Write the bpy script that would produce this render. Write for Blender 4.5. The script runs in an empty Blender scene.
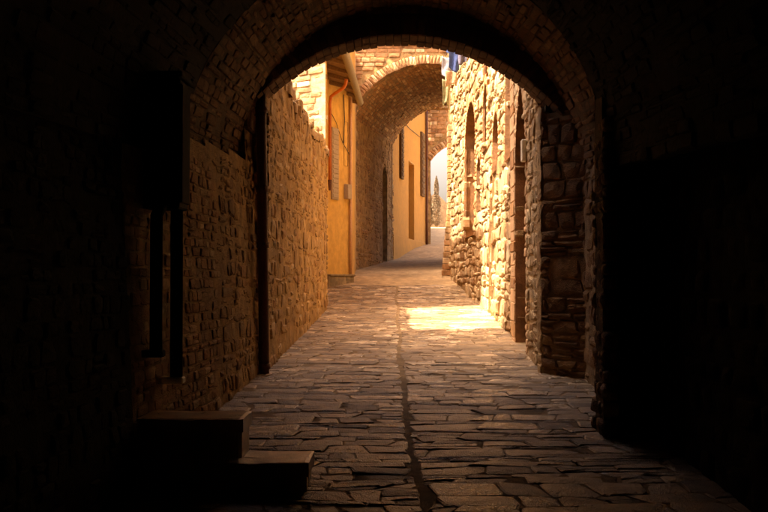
import bpy, math, random
import numpy as np
from mathutils import Vector, Matrix, noise, Quaternion

sc = bpy.context.scene
R = math.radians

# ------------------------------------------------------------------ camera, sky, sun, exposure
cam_d = bpy.data.cameras.new('camera'); cam = bpy.data.objects.new('camera', cam_d)
sc.collection.objects.link(cam); sc.camera = cam
cam_d.sensor_width = 36.0; cam_d.lens = 50.0; cam_d.clip_start = 0.05; cam_d.clip_end = 2000
CAMP = Vector((0, 0, 1.6)); PITCH = math.atan(24 / 1066.7); YAW = math.atan(8 / 1066.7)
cam.location = CAMP
cam.rotation_euler = (R(90) + PITCH, 0, YAW)

SUN_EL = R(62.5); SUN_H = Vector((-0.945, -0.327)).normalized()     # horizontal direction towards the sun
world = bpy.data.worlds.new('World'); sc.world = world; world.use_nodes = True
wn = world.node_tree; bg = wn.nodes['Background']
sky = wn.nodes.new('ShaderNodeTexSky'); sky.sky_type = 'NISHITA'; sky.sun_disc = False
sky.sun_elevation = SUN_EL; sky.sun_rotation = math.atan2(SUN_H.x, SUN_H.y)
sky.air_density = 0.8; sky.dust_density = 9.0; sky.ozone_density = 0.0
wn.links.new(sky.outputs[0], bg.inputs[0]); bg.inputs[1].default_value = 0.135
sun_d = bpy.data.lights.new('sun', 'SUN'); sun = bpy.data.objects.new('sun', sun_d); sc.collection.objects.link(sun)
sun_d.energy = 3.5; sun_d.angle = R(0.5); sun_d.color = (1.0, 0.93, 0.80)
sun.rotation_euler = Vector((-SUN_H.x * math.cos(SUN_EL), -SUN_H.y * math.cos(SUN_EL), -math.sin(SUN_EL))).to_track_quat('-Z', 'Y').to_euler()
sun.location = (-20, 0, 40)
vs = sc.view_settings
vs.view_transform = 'Standard'; vs.look = 'None'; vs.gamma = 1.0; vs.use_curve_mapping = False
vs.exposure = 2.7
vs.use_white_balance = True; vs.white_balance_temperature = 9000; vs.white_balance_tint = 22
sc.render.engine = 'CYCLES'
cy = sc.cycles
cy.use_denoising = True; cy.max_bounces = 10; cy.diffuse_bounces = 7; cy.glossy_bounces = 3
cy.sample_clamp_indirect = 6.0; cy.use_adaptive_sampling = True; cy.adaptive_threshold = 0.015
cy.caustics_reflective = False; cy.caustics_refractive = False

# ------------------------------------------------------------------ helpers
def delta(Y):
    xs = [23, 30, 41, 41.6, 42.8, 44.0, 45.2, 46.0, 80, 90]
    ds = [0, .28, .30, .32, .40, .48, .54, .58, 5.57 - 0.052 * 80, 5.6 - .052 * 90]
    return float(np.interp(Y, xs, ds))
def S(Y): return 0.052 * min(Y, 90) + delta(Y)
def proj(p):
    """photo pixel (768 wide) of a world point, and its depth; only used to rank pieces by size in view"""
    d = cam_rot @ (Vector(p) - CAMP)
    if d.z > -0.1: return None
    return 384 + 1066.7 * d.x / -d.z, 256 - 1066.7 * d.y / -d.z, -d.z
from mathutils import Euler
cam_rot = Euler((R(90) + PITCH, 0, YAW)).to_matrix().transposed()

def link(o): sc.collection.objects.link(o); return o
def tag(o, label=None, cat=None, group=None, kind=None):
    if label: o['label'] = label
    if cat: o['category'] = cat
    if group: o['group'] = group
    if kind: o['kind'] = kind
    return o
def empty(name, loc, label, cat, group=None):
    o = bpy.data.objects.new(name, None); o.location = loc; o.empty_display_size = .2
    link(o); return tag(o, label, cat, group)
def adopt(o, parent):
    """parts are modelled in world coordinates; keep them there under an Empty or a part at the origin"""
    if parent is not None:
        o.parent = parent
        if parent.type == 'EMPTY':
            o.matrix_parent_inverse = Matrix.Translation(-Vector(parent.location))
    return o
def mesh(name, verts, faces, mat, parent=None, smooth=False, tone=None):
    me = bpy.data.meshes.new(name)
    me.from_pydata([tuple(v) for v in verts], [], faces)
    if mat: me.materials.append(mat)
    if tone is not None:
        a = me.attributes.new('tone', 'FLOAT', 'POINT'); a.data.foreach_set('value', np.asarray(tone, dtype=np.float32))
    if smooth: me.polygons.foreach_set('use_smooth', [True] * len(me.polygons))
    me.update()
    o = link(bpy.data.objects.new(name, me))
    return adopt(o, parent)

class MB:
    def __init__(s): s.v = []; s.f = []
    def add(s, vs, fs):
        b = len(s.v); s.v += [Vector(v) for v in vs]; s.f += [tuple(i + b for i in f) for f in fs]; return s
    def box(s, x0, x1, y0, y1, z0, z1, M=None):
        vs = [Vector((x, y, z)) for z in (z0, z1) for y in (y0, y1) for x in (x0, x1)]
        if M: vs = [M @ v for v in vs]
        return s.add(vs, [(0, 2, 3, 1), (4, 5, 7, 6), (0, 1, 5, 4), (2, 6, 7, 3), (0, 4, 6, 2), (1, 3, 7, 5)])
    def bbox(s, x0, x1, y0, y1, z0, z1, b=.01, M=None):
        """chamfered box"""
        cx, cy_, cz = (x0+x1)/2, (y0+y1)/2, (z0+z1)/2; hx, hy, hz = (x1-x0)/2, (y1-y0)/2, (z1-z0)/2
        vs = []; idx = {}
        for sx in (-1, 1):
            for sy in (-1, 1):
                for sz in (-1, 1):
                    for ax in range(3):
                        h = [hx, hy, hz]; q = [sx*hx, sy*hy, sz*hz]; sg = (sx, sy, sz)
                        for k in range(3):
                            if k != ax: q[k] = sg[k] * max(h[k] - b, h[k]*.3)
                        idx[(sx, sy, sz, ax)] = len(vs); v = Vector((cx+q[0], cy_+q[1], cz+q[2])); vs.append(M @ v if M else v)
        fs = []
        for ax in range(3):
            o1, o2 = [k for k in range(3) if k != ax]
            for sg in (-1, 1):
                q = []
                for a, b_ in ((-1, -1), (1, -1), (1, 1), (-1, 1)):
                    c = [0, 0, 0]; c[ax] = sg; c[o1] = a; c[o2] = b_; q.append(idx[(*c, ax)])
                fs.append(tuple(q))
        for ax in range(3):
            o1, o2 = [k for k in range(3) if k != ax]
            for a in (-1, 1):
                for b_ in (-1, 1):
                    q = []
                    for e, which in ((-1, o1), (1, o1), (1, o2), (-1, o2)):
                        c = [0, 0, 0]; c[ax] = e; c[o1] = a; c[o2] = b_; q.append(idx[(*c, which)])
                    fs.append(tuple(q))
        for sx in (-1, 1):
            for sy in (-1, 1):
                for sz in (-1, 1): fs.append(tuple(idx[(sx, sy, sz, a)] for a in range(3)))
        return s.add(vs, fs)
    def tube(s, pts, r, n=10, cap=True):
        pts = [Vector(p) for p in pts]; rings = []
        rr = r if isinstance(r, (list, tuple)) else [r] * len(pts)
        for i, p in enumerate(pts):
            t = (pts[min(i+1, len(pts)-1)] - pts[max(i-1, 0)]).normalized()
            a = t.orthogonal().normalized() if i == 0 else (prev - t * prev.dot(t)).normalized()
            prev = a; b = t.cross(a)
            rings.append([p + (a * math.cos(2*math.pi*k/n) + b * math.sin(2*math.pi*k/n)) * rr[i] for k in range(n)])
        base = len(s.v); s.v += [v for rg in rings for v in rg]
        for i in range(len(pts) - 1):
            for k in range(n):
                a0 = base + i*n + k; a1 = base + i*n + (k+1) % n
                s.f.append((a0, a1, a1 + n, a0 + n))
        if cap:
            s.f.append(tuple(base + k for k in reversed(range(n)))); s.f.append(tuple(base + (len(pts)-1)*n + k for k in range(n)))
        return s
    def build(s, name, mat, parent=None, smooth=False): return mesh(name, s.v, s.f, mat, parent, smooth)

# ------------------------------------------------------------------ materials
def nodes_of(name):
    m = bpy.data.materials.new(name); m.use_nodes = True; nt = m.node_tree
    return m, nt, nt.nodes['Principled BSDF']
def N(nt, t, **kw):
    n = nt.nodes.new(t)
    for k, v in kw.items(): setattr(n, k, v)
    return n
def ramp(nt, stops):
    r = N(nt, 'ShaderNodeValToRGB'); e = r.color_ramp.elements
    while len(e) < len(stops): e.new(0.5)
    for i, (p, c) in enumerate(stops): e[i].position = p; e[i].color = (*c, 1)
    return r
def stone_mat(name, cols, rough=.85, bump=.5, bscale=18, stain=(.12, .07, .035), stain_amt=.5, fine=90, spec=.3, mottle=.5, rvar=0.0):
    """cols: colours a stone may have, picked stone by stone; world-space mottling, stains and pitted relief on top"""
    m, nt, bs = nodes_of(name); L = nt.links.new
    geo = N(nt, 'ShaderNodeNewGeometry'); oi = N(nt, 'ShaderNodeObjectInfo'); at = N(nt, 'ShaderNodeAttribute', attribute_name='tone')
    ad = N(nt, 'ShaderNodeMath', operation='ADD'); L(oi.outputs['Random'], ad.inputs[0]); L(at.outputs['Fac'], ad.inputs[1])
    fr = N(nt, 'ShaderNodeMath', operation='FRACT'); L(ad.outputs[0], fr.inputs[0])
    k = len(cols); rp = ramp(nt, [((i + .5) / k, c) for i, c in enumerate(cols)]); L(fr.outputs[0], rp.inputs[0])
    n1 = N(nt, 'ShaderNodeTexNoise'); n1.inputs['Scale'].default_value = 5.5; n1.inputs['Detail'].default_value = 8; n1.inputs['Roughness'].default_value = .65
    n2 = N(nt, 'ShaderNodeTexNoise'); n2.inputs['Scale'].default_value = .9; n2.inputs['Detail'].default_value = 5
    n3 = N(nt, 'ShaderNodeTexNoise'); n3.inputs['Scale'].default_value = bscale; n3.inputs['Detail'].default_value = 9; n3.inputs['Roughness'].default_value = .7
    n4 = N(nt, 'ShaderNodeTexVoronoi'); n4.inputs['Scale'].default_value = fine
    for n in (n1, n2, n3, n4): L(geo.outputs['Position'], n.inputs['Vector'])
    mr = N(nt, 'ShaderNodeMapRange'); L(n1.outputs['Fac'], mr.inputs[0])
    for i, v in zip((1, 2, 3, 4), (.3, .7, 1 - mottle, 1 + mottle)): mr.inputs[i].default_value = v
    mul = N(nt, 'ShaderNodeMix', data_type='RGBA', blend_type='MULTIPLY'); mul.inputs[0].default_value = 1
    L(rp.outputs[0], mul.inputs[6]); L(mr.outputs[0], mul.inputs[7])
    sr = N(nt, 'ShaderNodeMapRange'); L(n2.outputs['Fac'], sr.inputs[0])
    for i, v in zip((1, 2, 3, 4), (.45, .72, 0, stain_amt)): sr.inputs[i].default_value = v
    mx = N(nt, 'ShaderNodeMix', data_type='RGBA'); L(sr.outputs[0], mx.inputs[0]); L(mul.outputs[2], mx.inputs[6]); mx.inputs[7].default_value = (*stain, 1)
    L(mx.outputs[2], bs.inputs['Base Color'])
    rr = N(nt, 'ShaderNodeMapRange'); L(n1.outputs['Fac'], rr.inputs[0]); rr.inputs[3].default_value = rough - .15; rr.inputs[4].default_value = min(1, rough + .15); 
    rv = N(nt, 'ShaderNodeMath', operation='MULTIPLY_ADD'); L(fr.outputs[0], rv.inputs[0]); rv.inputs[1].default_value = -rvar; L(rr.outputs[0], rv.inputs[2]); rv.use_clamp = True
    L(rv.outputs[0], bs.inputs['Roughness'])
    bs.inputs['Specular IOR Level'].default_value = spec
    a2 = N(nt, 'ShaderNodeMath', operation='MULTIPLY_ADD'); L(n4.outputs['Distance'], a2.inputs[0]); a2.inputs[1].default_value = .25; L(n3.outputs['Fac'], a2.inputs[2])
    b = N(nt, 'ShaderNodeBump'); b.inputs['Strength'].default_value = bump; b.inputs['Distance'].default_value = .03
    L(a2.outputs[0], b.inputs['Height']); L(b.outputs[0], bs.inputs['Normal'])
    return m
def plain_mat(name, col, rough=.6, metal=0, bump=.1, bscale=40, var=.25, spec=.4):
    m, nt, bs = nodes_of(name); L = nt.links.new
    geo = N(nt, 'ShaderNodeNewGeometry'); n = N(nt, 'ShaderNodeTexNoise'); n.inputs['Scale'].default_value = bscale; n.inputs['Detail'].default_value = 6
    L(geo.outputs['Position'], n.inputs['Vector'])
    mr = N(nt, 'ShaderNodeMapRange'); L(n.outputs['Fac'], mr.inputs[0])
    for i, v in zip((1, 2, 3, 4), (.3, .7, 1 - var, 1 + var)): mr.inputs[i].default_value = v
    mul = N(nt, 'ShaderNodeMix', data_type='RGBA', blend_type='MULTIPLY'); mul.inputs[0].default_value = 1
    mul.inputs[6].default_value = (*col, 1); L(mr.outputs[0], mul.inputs[7]); L(mul.outputs[2], bs.inputs['Base Color'])
    bs.inputs['Roughness'].default_value = rough; bs.inputs['Metallic'].default_value = metal; bs.inputs['Specular IOR Level'].default_value = spec
    b = N(nt, 'ShaderNodeBump'); b.inputs['Strength'].default_value = bump; b.inputs['Distance'].default_value = .02
    L(n.outputs['Fac'], b.inputs['Height']); L(b.outputs[0], bs.inputs['Normal'])
    return m
M = {}
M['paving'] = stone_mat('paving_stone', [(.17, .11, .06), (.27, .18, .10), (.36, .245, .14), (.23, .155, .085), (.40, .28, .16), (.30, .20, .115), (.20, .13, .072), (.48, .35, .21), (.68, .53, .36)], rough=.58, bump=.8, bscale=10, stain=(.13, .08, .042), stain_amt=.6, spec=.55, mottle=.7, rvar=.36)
M['joint'] = stone_mat('paving_joint', [(.23, .155, .085), (.26, .175, .098)], rough=.95, bump=.6, stain_amt=.3)
M['street'] = stone_mat('far_paving', [(.34, .23, .125), (.40, .275, .155)], rough=.85, bump=.8, bscale=6, stain=(.15, .10, .055), stain_amt=.5)
M['brick_dark'] = stone_mat('old_brick', [(.26, .125, .06), (.33, .18, .09), (.22, .11, .055), (.38, .24, .13), (.29, .15, .07)], rough=.9, bump=.6, bscale=25, stain_amt=.5)
M['shade_brick'] = stone_mat('shade_darkened_brick', [(.12, .058, .03), (.165, .09, .048), (.095, .047, .024), (.21, .125, .07), (.14, .07, .035)], rough=.9, bump=.7, bscale=25, stain=(.05, .03, .018), stain_amt=.6, spec=.1)  # end arch brick, its unlit face put into the colour
M['shade_black_brick'] = stone_mat('shade_blackened_brick', [(.014, .008, .005), (.020, .012, .007), (.012, .007, .004), (.026, .016, .010)], rough=.95, bump=.7, bscale=25, stain=(.011, .008, .005), stain_amt=.6, spec=.06)  # near passage: falloff into shade painted as almost black brick
M['vault_brick'] = stone_mat('shade_darkened_vault_brick', [(.17, .085, .043), (.22, .125, .065), (.14, .07, .035), (.27, .165, .09), (.19, .10, .05)], rough=.92, bump=.7, bscale=25, stain=(.08, .045, .025), stain_amt=.6, spec=.1)  # old brick darkened in colour for the shade under the vault
M['shade_mortar'] = stone_mat('shade_darkened_mortar', [(.10, .065, .035), (.125, .08, .045)], rough=.95, bump=.8, bscale=12, stain=(.05, .03, .018), stain_amt=.5, spec=.1)  # mortar darkened to carry the passage's shade in its colour
M['shade_block'] = stone_mat('shade_darkened_block', [(.14, .075, .038), (.18, .10, .05), (.22, .13, .065), (.12, .06, .032)], rough=.9, bump=.9, bscale=10, stain=(.06, .035, .02), stain_amt=.5, spec=.1)  # corbel stone with its shade painted into the colour
M['mortar'] = stone_mat('lime_mortar', [(.26, .17, .09), (.30, .20, .11)], rough=.95, bump=.8, bscale=12, stain_amt=.5)
M['rubble'] = stone_mat('rubble_stone', [(.36, .22, .10), (.44, .29, .14), (.30, .18, .085), (.50, .35, .18), (.36, .20, .09)], rough=.92, bump=.8, bscale=14, stain=(.18, .10, .045), stain_amt=.5)
M['rubble_mortar'] = stone_mat('rubble_mortar', [(.42, .27, .12), (.46, .30, .14)], rough=.95, bump=1, bscale=11, stain=(.22, .12, .05), stain_amt=.55)
M['pale'] = stone_mat('pale_limestone', [(.42, .30, .17), (.52, .40, .25), (.36, .24, .125), (.60, .48, .32), (.27, .145, .065), (.46, .34, .20)], rough=.92, bump=.8, bscale=14, stain=(.26, .145, .06), stain_amt=.6)
M['pale_mortar'] = stone_mat('pale_mortar', [(.25, .16, .08), (.30, .195, .10)], rough=.95, bump=.9, bscale=12, stain=(.24, .14, .06), stain_amt=.6)
M['pale_render'] = stone_mat('pale_lime_render', [(.40, .29, .17), (.44, .32, .19)], rough=.95, bump=.7, bscale=12, stain=(.26, .16, .08), stain_amt=.5)
M['brick_pale'] = stone_mat('sunlit_brick', [(.28, .145, .075), (.34, .20, .11), (.40, .27, .16), (.26, .125, .06), (.50, .40, .28)], rough=.9, bump=.6, stain=(.40, .29, .18), stain_amt=.5)
M['brick_red'] = stone_mat('vault_brick', [(.38, .20, .09), (.46, .27, .13), (.32, .16, .075), (.42, .23, .11), (.62, .44, .26)], rough=.9, bump=.6, stain=(.22, .13, .06), stain_amt=.5)
M['block'] = stone_mat('pier_block', [(.20, .105, .05), (.26, .145, .068), (.32, .19, .09), (.17, .088, .042)], rough=.9, bump=.9, bscale=10, stain_amt=.5)
M['ochre'] = stone_mat('ochre_plaster', [(.62, .38, .12), (.64, .39, .13)], rough=.9, bump=.15, bscale=8, stain=(.44, .25, .085), stain_amt=.85, mottle=.2)
M['apricot'] = stone_mat('apricot_plaster', [(.62, .33, .085), (.64, .345, .095)], rough=.9, bump=.15, bscale=8, stain=(.52, .27, .08), stain_amt=.5, mottle=.12)
M['rose'] = stone_mat('rose_render', [(.52, .33, .19), (.55, .35, .20)], rough=.92, bump=.5, bscale=9, stain=(.36, .20, .10), stain_amt=.5, mottle=.25)
M['grey_stone'] = stone_mat('plinth_stone', [(.28, .22, .14), (.33, .26, .17)], rough=.9, bump=.7, stain_amt=.4)
M['step'] = stone_mat('step_stone', [(.62, .48, .34), (.66, .51, .37)], rough=.32, bump=.18, stain=(.2, .14, .09), stain_amt=.4, spec=.45)
M['chapel'] = stone_mat('chapel_stone', [(.20, .135, .08), (.22, .15, .09)], stain=(.15, .10, .06))
M['cypress'] = plain_mat('cypress_leaf', (.17, .125, .075), .8, var=.4, bscale=6)  # leaf colour browned and lightened to stand in for distance haze
M['tile'] = stone_mat('roof_tile', [(.42, .20, .09), (.48, .27, .14), (.36, .17, .08)], rough=.9, bump=.3)
M['wood'] = plain_mat('weathered_wood', (.20, .115, .05), .8, bump=.4, bscale=25)
M['shutter'] = plain_mat('grey_shutter', (.36, .29, .22), .7, var=.15)
M['green_shutter'] = plain_mat('dark_shutter', (.15, .09, .042), .85, var=.2)
M['iron'] = plain_mat('black_iron', (.008, .0065, .006), .9, 0.0, var=.3, spec=.1)
M['rust_pipe'] = plain_mat('brown_pipe', (.11, .04, .022), .55, 0.0, var=.3)
M['orange_pipe'] = plain_mat('orange_pipe', (.50, .14, .04), .45, var=.12)
M['gutter'] = plain_mat('zinc_gutter', (.24, .20, .13), .5, .1, var=.2)
M['cream_pipe'] = plain_mat('cream_pipe', (.60, .46, .32), .6, var=.1)
M['pink_pipe'] = plain_mat('pink_pipe', (.58, .36, .22), .6, var=.1)
M['dark'] = plain_mat('recess_shade', (.05, .028, .014), .95, var=.4, bscale=12)  # near-black colour stands in for the shade inside openings
M['white'] = plain_mat('white_enamel', (.75, .70, .60), .5, var=.08)
M['cable'] = plain_mat('black_cable', (.03, .025, .02), .6)
M['inner'] = plain_mat('rough_masonry_core', (.25, .16, .08), .95, var=.3, bscale=8)
M['earth'] = plain_mat('dry_earth', (.26, .20, .11), .95, var=.3, bscale=2)

# ------------------------------------------------------------------ masonry
def stone_variant(rng, bevel=.12, irr=.10, dome=.08, edge=.15, cut=.10):
    """a single hewn stone: front face at z=0 in the unit square, body going back to z=-1; 40 triangles"""
    out = []
    c = [cut + rng.random() * irr for _ in range(8)]
    q = [(-.5 + c[0], -.5), (.5 - c[1], -.5), (.5, -.5 + c[2]), (.5, .5 - c[3]), (.5 - c[4], .5), (-.5 + c[5], .5), (-.5, .5 - c[6]), (-.5, -.5 + c[7])]
    for x, y in q:
        f = 1 - rng.random() * irr
        out.append((x * f, y * f))
    vs = [(x, y, -1.0) for x, y in out] + [(x, y, -edge * (.8 + .5 * rng.random())) for x, y in out]
    for x, y in out:
        k = 1 - 2 * bevel * (.75 + .5 * rng.random()); vs.append((x * k, y * k, -rng.random() * dome * .6))
    vs.append(((rng.random() - .5) * .2, (rng.random() - .5) * .2, dome))
    fs = []
    for i in range(8):
        j = (i + 1) % 8
        fs += [(i, j, 8 + j, 8 + i), (8 + i, 8 + j, 16 + j, 16 + i), (16 + i, 16 + j, 24)]
    return vs, fs
VAR = {}
def variants(kind, mat):
    key = (kind, mat.name)
    if key in VAR: return VAR[key]
    rng = random.Random(hash(kind) % 1 + len(kind) * 7 + 3)
    par = {'brick': (.05, .05, .06, .12, .06), 'rubble': (.09, .17, .12, .2, .10), 'slab': (.04, .15, .05, .11, .05), 'block': (.025, .025, .05, .06, .02)}[kind]
    out = []
    for i in range(9):
        v, f = stone_variant(rng, *par)
        me = bpy.data.meshes.new(kind); me.from_pydata(v, [], f); me.materials.append(mat)
        if kind != 'block': me.polygons.foreach_set('use_smooth', [kind == 'rubble'] * len(me.polygons))
        me.update()
        out.append((me, np.array(v), f))
    VAR[key] = out; return out
def courses(rng, u0, u1, v0, v1, h, w, gap=.012, keep=None, split=0.0):
    """rows of stones; h, w = (min, max) sizes; keep(u, v) says where there is wall"""
    out = []; v = v0
    while v < v1:
        hh = rng.uniform(*h); u = u0 - rng.random() * w[0]
        while u < u1:
            ww = rng.uniform(*w)
            cells = [(u, v, ww, hh)]
            if rng.random() < split:
                s = rng.uniform(.4, .6); cells = [(u, v, ww, hh * s), (u, v + hh * s, ww, hh * (1 - s))]
            for a, b, c, d in cells:
                if keep is None or all(keep(a + c * x, b + d * y) for x, y in ((.5, .5), (.12, .15), (.88, .15), (.12, .85), (.88, .85))):
                    out.append((a + c / 2, b + d / 2, c - gap, d - gap))
            u += ww
        v += hh
    return out
def lay(rng, cells, frame, kind, mat, parent, name, most=300, depth=.16, proud=(.0, .03), rot=.02, tilt=.03, rest='small_masonry'):
    """place stones; the `most` that show largest in view are objects, the rest one part of kind stuff"""
    va = variants(kind, mat); items = []
    for (u, v, w, h) in cells:
        p, ux, vx, n = frame(u, v)
        p = p + n * rng.uniform(*proud)
        q = Matrix((ux, vx, n)).transposed().to_4x4()
        r = Matrix.Rotation(rng.gauss(0, rot), 4, 'Z') @ Matrix.Rotation(rng.gauss(0, tilt), 4, 'X') @ Matrix.Rotation(rng.gauss(0, tilt), 4, 'Y')
        Mx = Matrix.Translation(p) @ q @ r @ Matrix.Diagonal((w, h, depth, 1))
        s = 0; pr = proj(p)
        if pr and -20 < pr[0] < 788 and -20 < pr[1] < 532:
            s = w * h * max(0, n.dot((CAMP - p).normalized())) / pr[2] ** 2
        items.append((s, Mx, rng.randrange(len(va)), rng.random()))
    items.sort(key=lambda t: -t[0])
    single = [t for t in items[:most] if t[0] > 0]; joined = items[len(single):]
    for s, Mx, k, t in single:
        o = link(bpy.data.objects.new(name, va[k][0])); adopt(o, parent); o.matrix_basis = Mx
    if joined:
        V_ = []; F_ = []; T_ = []; b = 0
        for s, Mx, k, t in joined:
            a = np.array(Mx); v = va[k][1] @ a[:3, :3].T + a[:3, 3]
            V_.append(v); F_ += [tuple(i + b for i in f) for f in va[k][2]]; b += len(v); T_ += [t] * len(v)
        o = mesh(rest, np.concatenate(V_).tolist(), F_, mat, parent, kind == 'rubble', T_); o['kind'] = 'stuff'
def poly_courses(rng, u0, u1, v0, v1, h, w, gap=.012, keep=None, wav=.3, split=.15, seed=0.0, rnd=1.0):
    """irregular coursed stones as outlines: wavy beds, slanting joints, mixed sizes"""
    out = []; rows = [v0]
    while rows[-1] < v1: rows.append(rows[-1] + rng.uniform(*h) * rng.choice((.75, 1, 1, 1.2)))
    hm = (h[0] + h[1]) / 2
    bed = lambda k, u: rows[k] + wav * hm * (noise.noise(Vector((u * 1.1 / w[1], k * 7.31 + seed, .5))) + .6 * noise.noise(Vector((u * 3.1 / w[1], k * 3.7 + seed, 9.5))))
    for k in range(len(rows) - 1):
        a = (u0 - rng.random() * w[0],) * 2; hk = rows[k + 1] - rows[k]
        while a[0] < u1:
            ww = rng.choice((rng.uniform(w[0], (w[0] + w[1]) / 2), rng.uniform(*w)))
            j = rng.gauss(0, .12) * hk; b = (a[0] + ww - j, a[0] + ww + j)
            spans = [(0, 1)]
            if rng.random() < split: m = rng.uniform(.35, .65); spans = [(0, m), (m, 1)]
            for s0, s1 in spans:
                def P(x, y):
                    y = s0 + (s1 - s0) * y; l = a[0] + (a[1] - a[0]) * y; r_ = b[0] + (b[1] - b[0]) * y; u = l + (r_ - l) * x
                    return u, bed(k, u) * (1 - y) + bed(k + 1, u) * y
                cu, cv = P(.5, .5); cx = min(.16, .25 * hk / ww) * rnd; e0, e1 = .06 * rnd, .3 * rnd
                pts = [P(cx * rng.uniform(.3, 1.5), 0), P(1 - cx * rng.uniform(.3, 1.5), 0), P(1, rng.uniform(e0, e1)), P(1, 1 - rng.uniform(e0, e1)), P(1 - cx * rng.uniform(.3, 1.5), 1), P(cx * rng.uniform(.3, 1.5), 1), P(0, 1 - rng.uniform(e0, e1)), P(0, rng.uniform(e0, e1))]
                hu, hv = ww / 2, hk * (s1 - s0) / 2
                ku = max(.3, 1 - gap / 2 / hu); kv = max(.3, 1 - gap / 2 / hv)
                pts = [(cu + (x - cu) * ku, cv + (y - cv) * kv) for x, y in pts]
                if keep is None or (keep(cu, cv) and all(keep(cu + (x - cu) * .8, cv + (y - cv) * .8) for x, y in pts[::2])): out.append((cu, cv, 2 * hu, 2 * hv, pts))
            a = b
    return out
def clip_u(stones, lo, hi):
    out = []
    for cu, cv, w, h, pts in stones:
        pts = [(min(max(x, lo), hi), y) for x, y in pts]; us = [q[0] for q in pts]
        if max(us) - min(us) > .06: out.append((sum(us) / 8, cv, max(us) - min(us), h, pts))
    return out
def lay_poly(rng, stones, frame, mat, parent, name, most=300, depth=.1, proud=(-.01, .015), edge=.015, bev=.014, dome=.006, tilt=.02, rest='small_masonry', smooth=False):
    items = []
    for cu, cv, w, h, pts in stones:
        p, ux, vx, n = frame(cu, cv); p = p + n * rng.uniform(*proud)
        q = Matrix((ux, vx, n)).transposed().to_4x4()
        Mx = Matrix.Translation(p) @ q @ Matrix.Rotation(rng.gauss(0, tilt), 4, 'X') @ Matrix.Rotation(rng.gauss(0, tilt * .7), 4, 'Y')
        L = [(x - cu, y - cv) for x, y in pts]; b = min(bev, w * .2, h * .25)
        V_ = [(x, y, -depth) for x, y in L] + [(x, y, -edge * rng.uniform(.6, 1.5)) for x, y in L]
        V_ += [(x - math.copysign(b, x) * rng.uniform(.5, 1.4), y - math.copysign(b, y) * rng.uniform(.5, 1.4), rng.uniform(-dome, dome * .4)) for x, y in L]
        V_.append((rng.uniform(-.15, .15) * w, rng.uniform(-.15, .15) * h, dome))
        s_ = 0; pr = proj(p)
        if pr and -20 < pr[0] < 788 and -20 < pr[1] < 532: s_ = w * h * max(0, n.dot((CAMP - p).normalized())) / pr[2] ** 2
        items.append((s_, Mx, V_, rng.random()))
    items.sort(key=lambda t: -t[0])
    F = []
    for i in range(8):
        j = (i + 1) % 8; F += [(i, j, 8 + j, 8 + i), (8 + i, 8 + j, 16 + j, 16 + i), (16 + i, 16 + j, 24)]
    single = [t for t in items[:most] if t[0] > 0]; joined = items[len(single):]
    for s_, Mx, V_, t in single:
        me = bpy.data.meshes.new(name); me.from_pydata(V_, [], F); me.materials.append(mat)
        if smooth: me.polygons.foreach_set('use_smooth', [True] * len(me.polygons))
        o = link(bpy.data.objects.new(name, me)); adopt(o, parent); o.matrix_basis = Mx
    if joined:
        VV = []; FF = []; TT = []; b = 0
        for s_, Mx, V_, t in joined:
            a = np.array(Mx); v = np.array(V_) @ a[:3, :3].T + a[:3, 3]
            VV.append(v); FF += [tuple(i + b for i in f) for f in F]; b += len(v); TT += [t] * len(v)
        o = mesh(rest, np.concatenate(VV).tolist(), FF, mat, parent, smooth, TT); o['kind'] = 'stuff'
def panel(name, frame, u0, u1, v0, v1, step, amp, mat, parent, keep=None, seed=0.0, smooth=True, fscale=5.0):
    """mortar bed with real unevenness"""
    nu = max(1, round((u1 - u0) / step)); nv = max(1, round((v1 - v0) / step))
    vs_, fs = [], []
    for j in range(nv + 1):
        for i in range(nu + 1):
            u = u0 + (u1 - u0) * i / nu; v = v0 + (v1 - v0) * j / nv
            p, ux, vx, n = frame(u, v)
            d = amp * (noise.noise(p * fscale + Vector((seed, 0, 0))) + .5 * noise.noise(p * fscale * 2.7 + Vector((0, seed, 0))))
            vs_.append(p + n * d)
    for j in range(nv):
        for i in range(nu):
            if keep and not keep(u0 + (u1 - u0) * (i + .5) / nu, v0 + (v1 - v0) * (j + .5) / nv): continue
            a = j * (nu + 1) + i; fs.append((a, a + 1, a + nu + 2, a + nu + 1))
    return mesh(name, vs_, fs, mat, parent, smooth)
def wall_frame(a, b, lean=0.0, flip=False):
    """u along a->b (plan), v absolute height; normal to the left of a->b unless flipped; leans back by `lean` per metre above the street"""
    a = Vector((a[0], a[1], 0)); b = Vector((b[0], b[1], 0)); d = (b - a).normalized()
    n0 = Vector((-d.y, d.x, 0)) * (-1 if flip else 1)
    vx = (Vector((0, 0, 1)) - n0 * lean).normalized(); n = (n0 + Vector((0, 0, lean))).normalized()
    def fr(u, v):
        p = a + d * u; return p - n0 * lean * (v - S(p.y)) + Vector((0, 0, v)), d, vx, n
    fr.length = (b - a).length; fr.n = n0; fr.d = d; fr.a = a
    return fr
def arch_outline(u0, u1, v0, v1, rise, n=10, pointed=False):
    um = (u0 + u1) / 2; hw = (u1 - u0) / 2; pts = [(u0, v0), (u1, v0)]
    for i in range(n + 1):
        t = i / n
        if pointed: x = 1 - 2 * t; y = (1 - abs(x) ** 1.7)
        else: x = math.cos(math.pi * t); y = math.sin(math.pi * t)
        pts.append((um + hw * x, v1 - rise + rise * y))
    return pts
def inside(pts, u, v):
    c = False; j = len(pts) - 1
    for i in range(len(pts)):
        (xi, yi), (xj, yj) = pts[i], pts[j]
        if (yi > v) != (yj > v) and u < (xj - xi) * (v - yi) / (yj - yi) + xi: c = not c
        j = i
    return c
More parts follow.
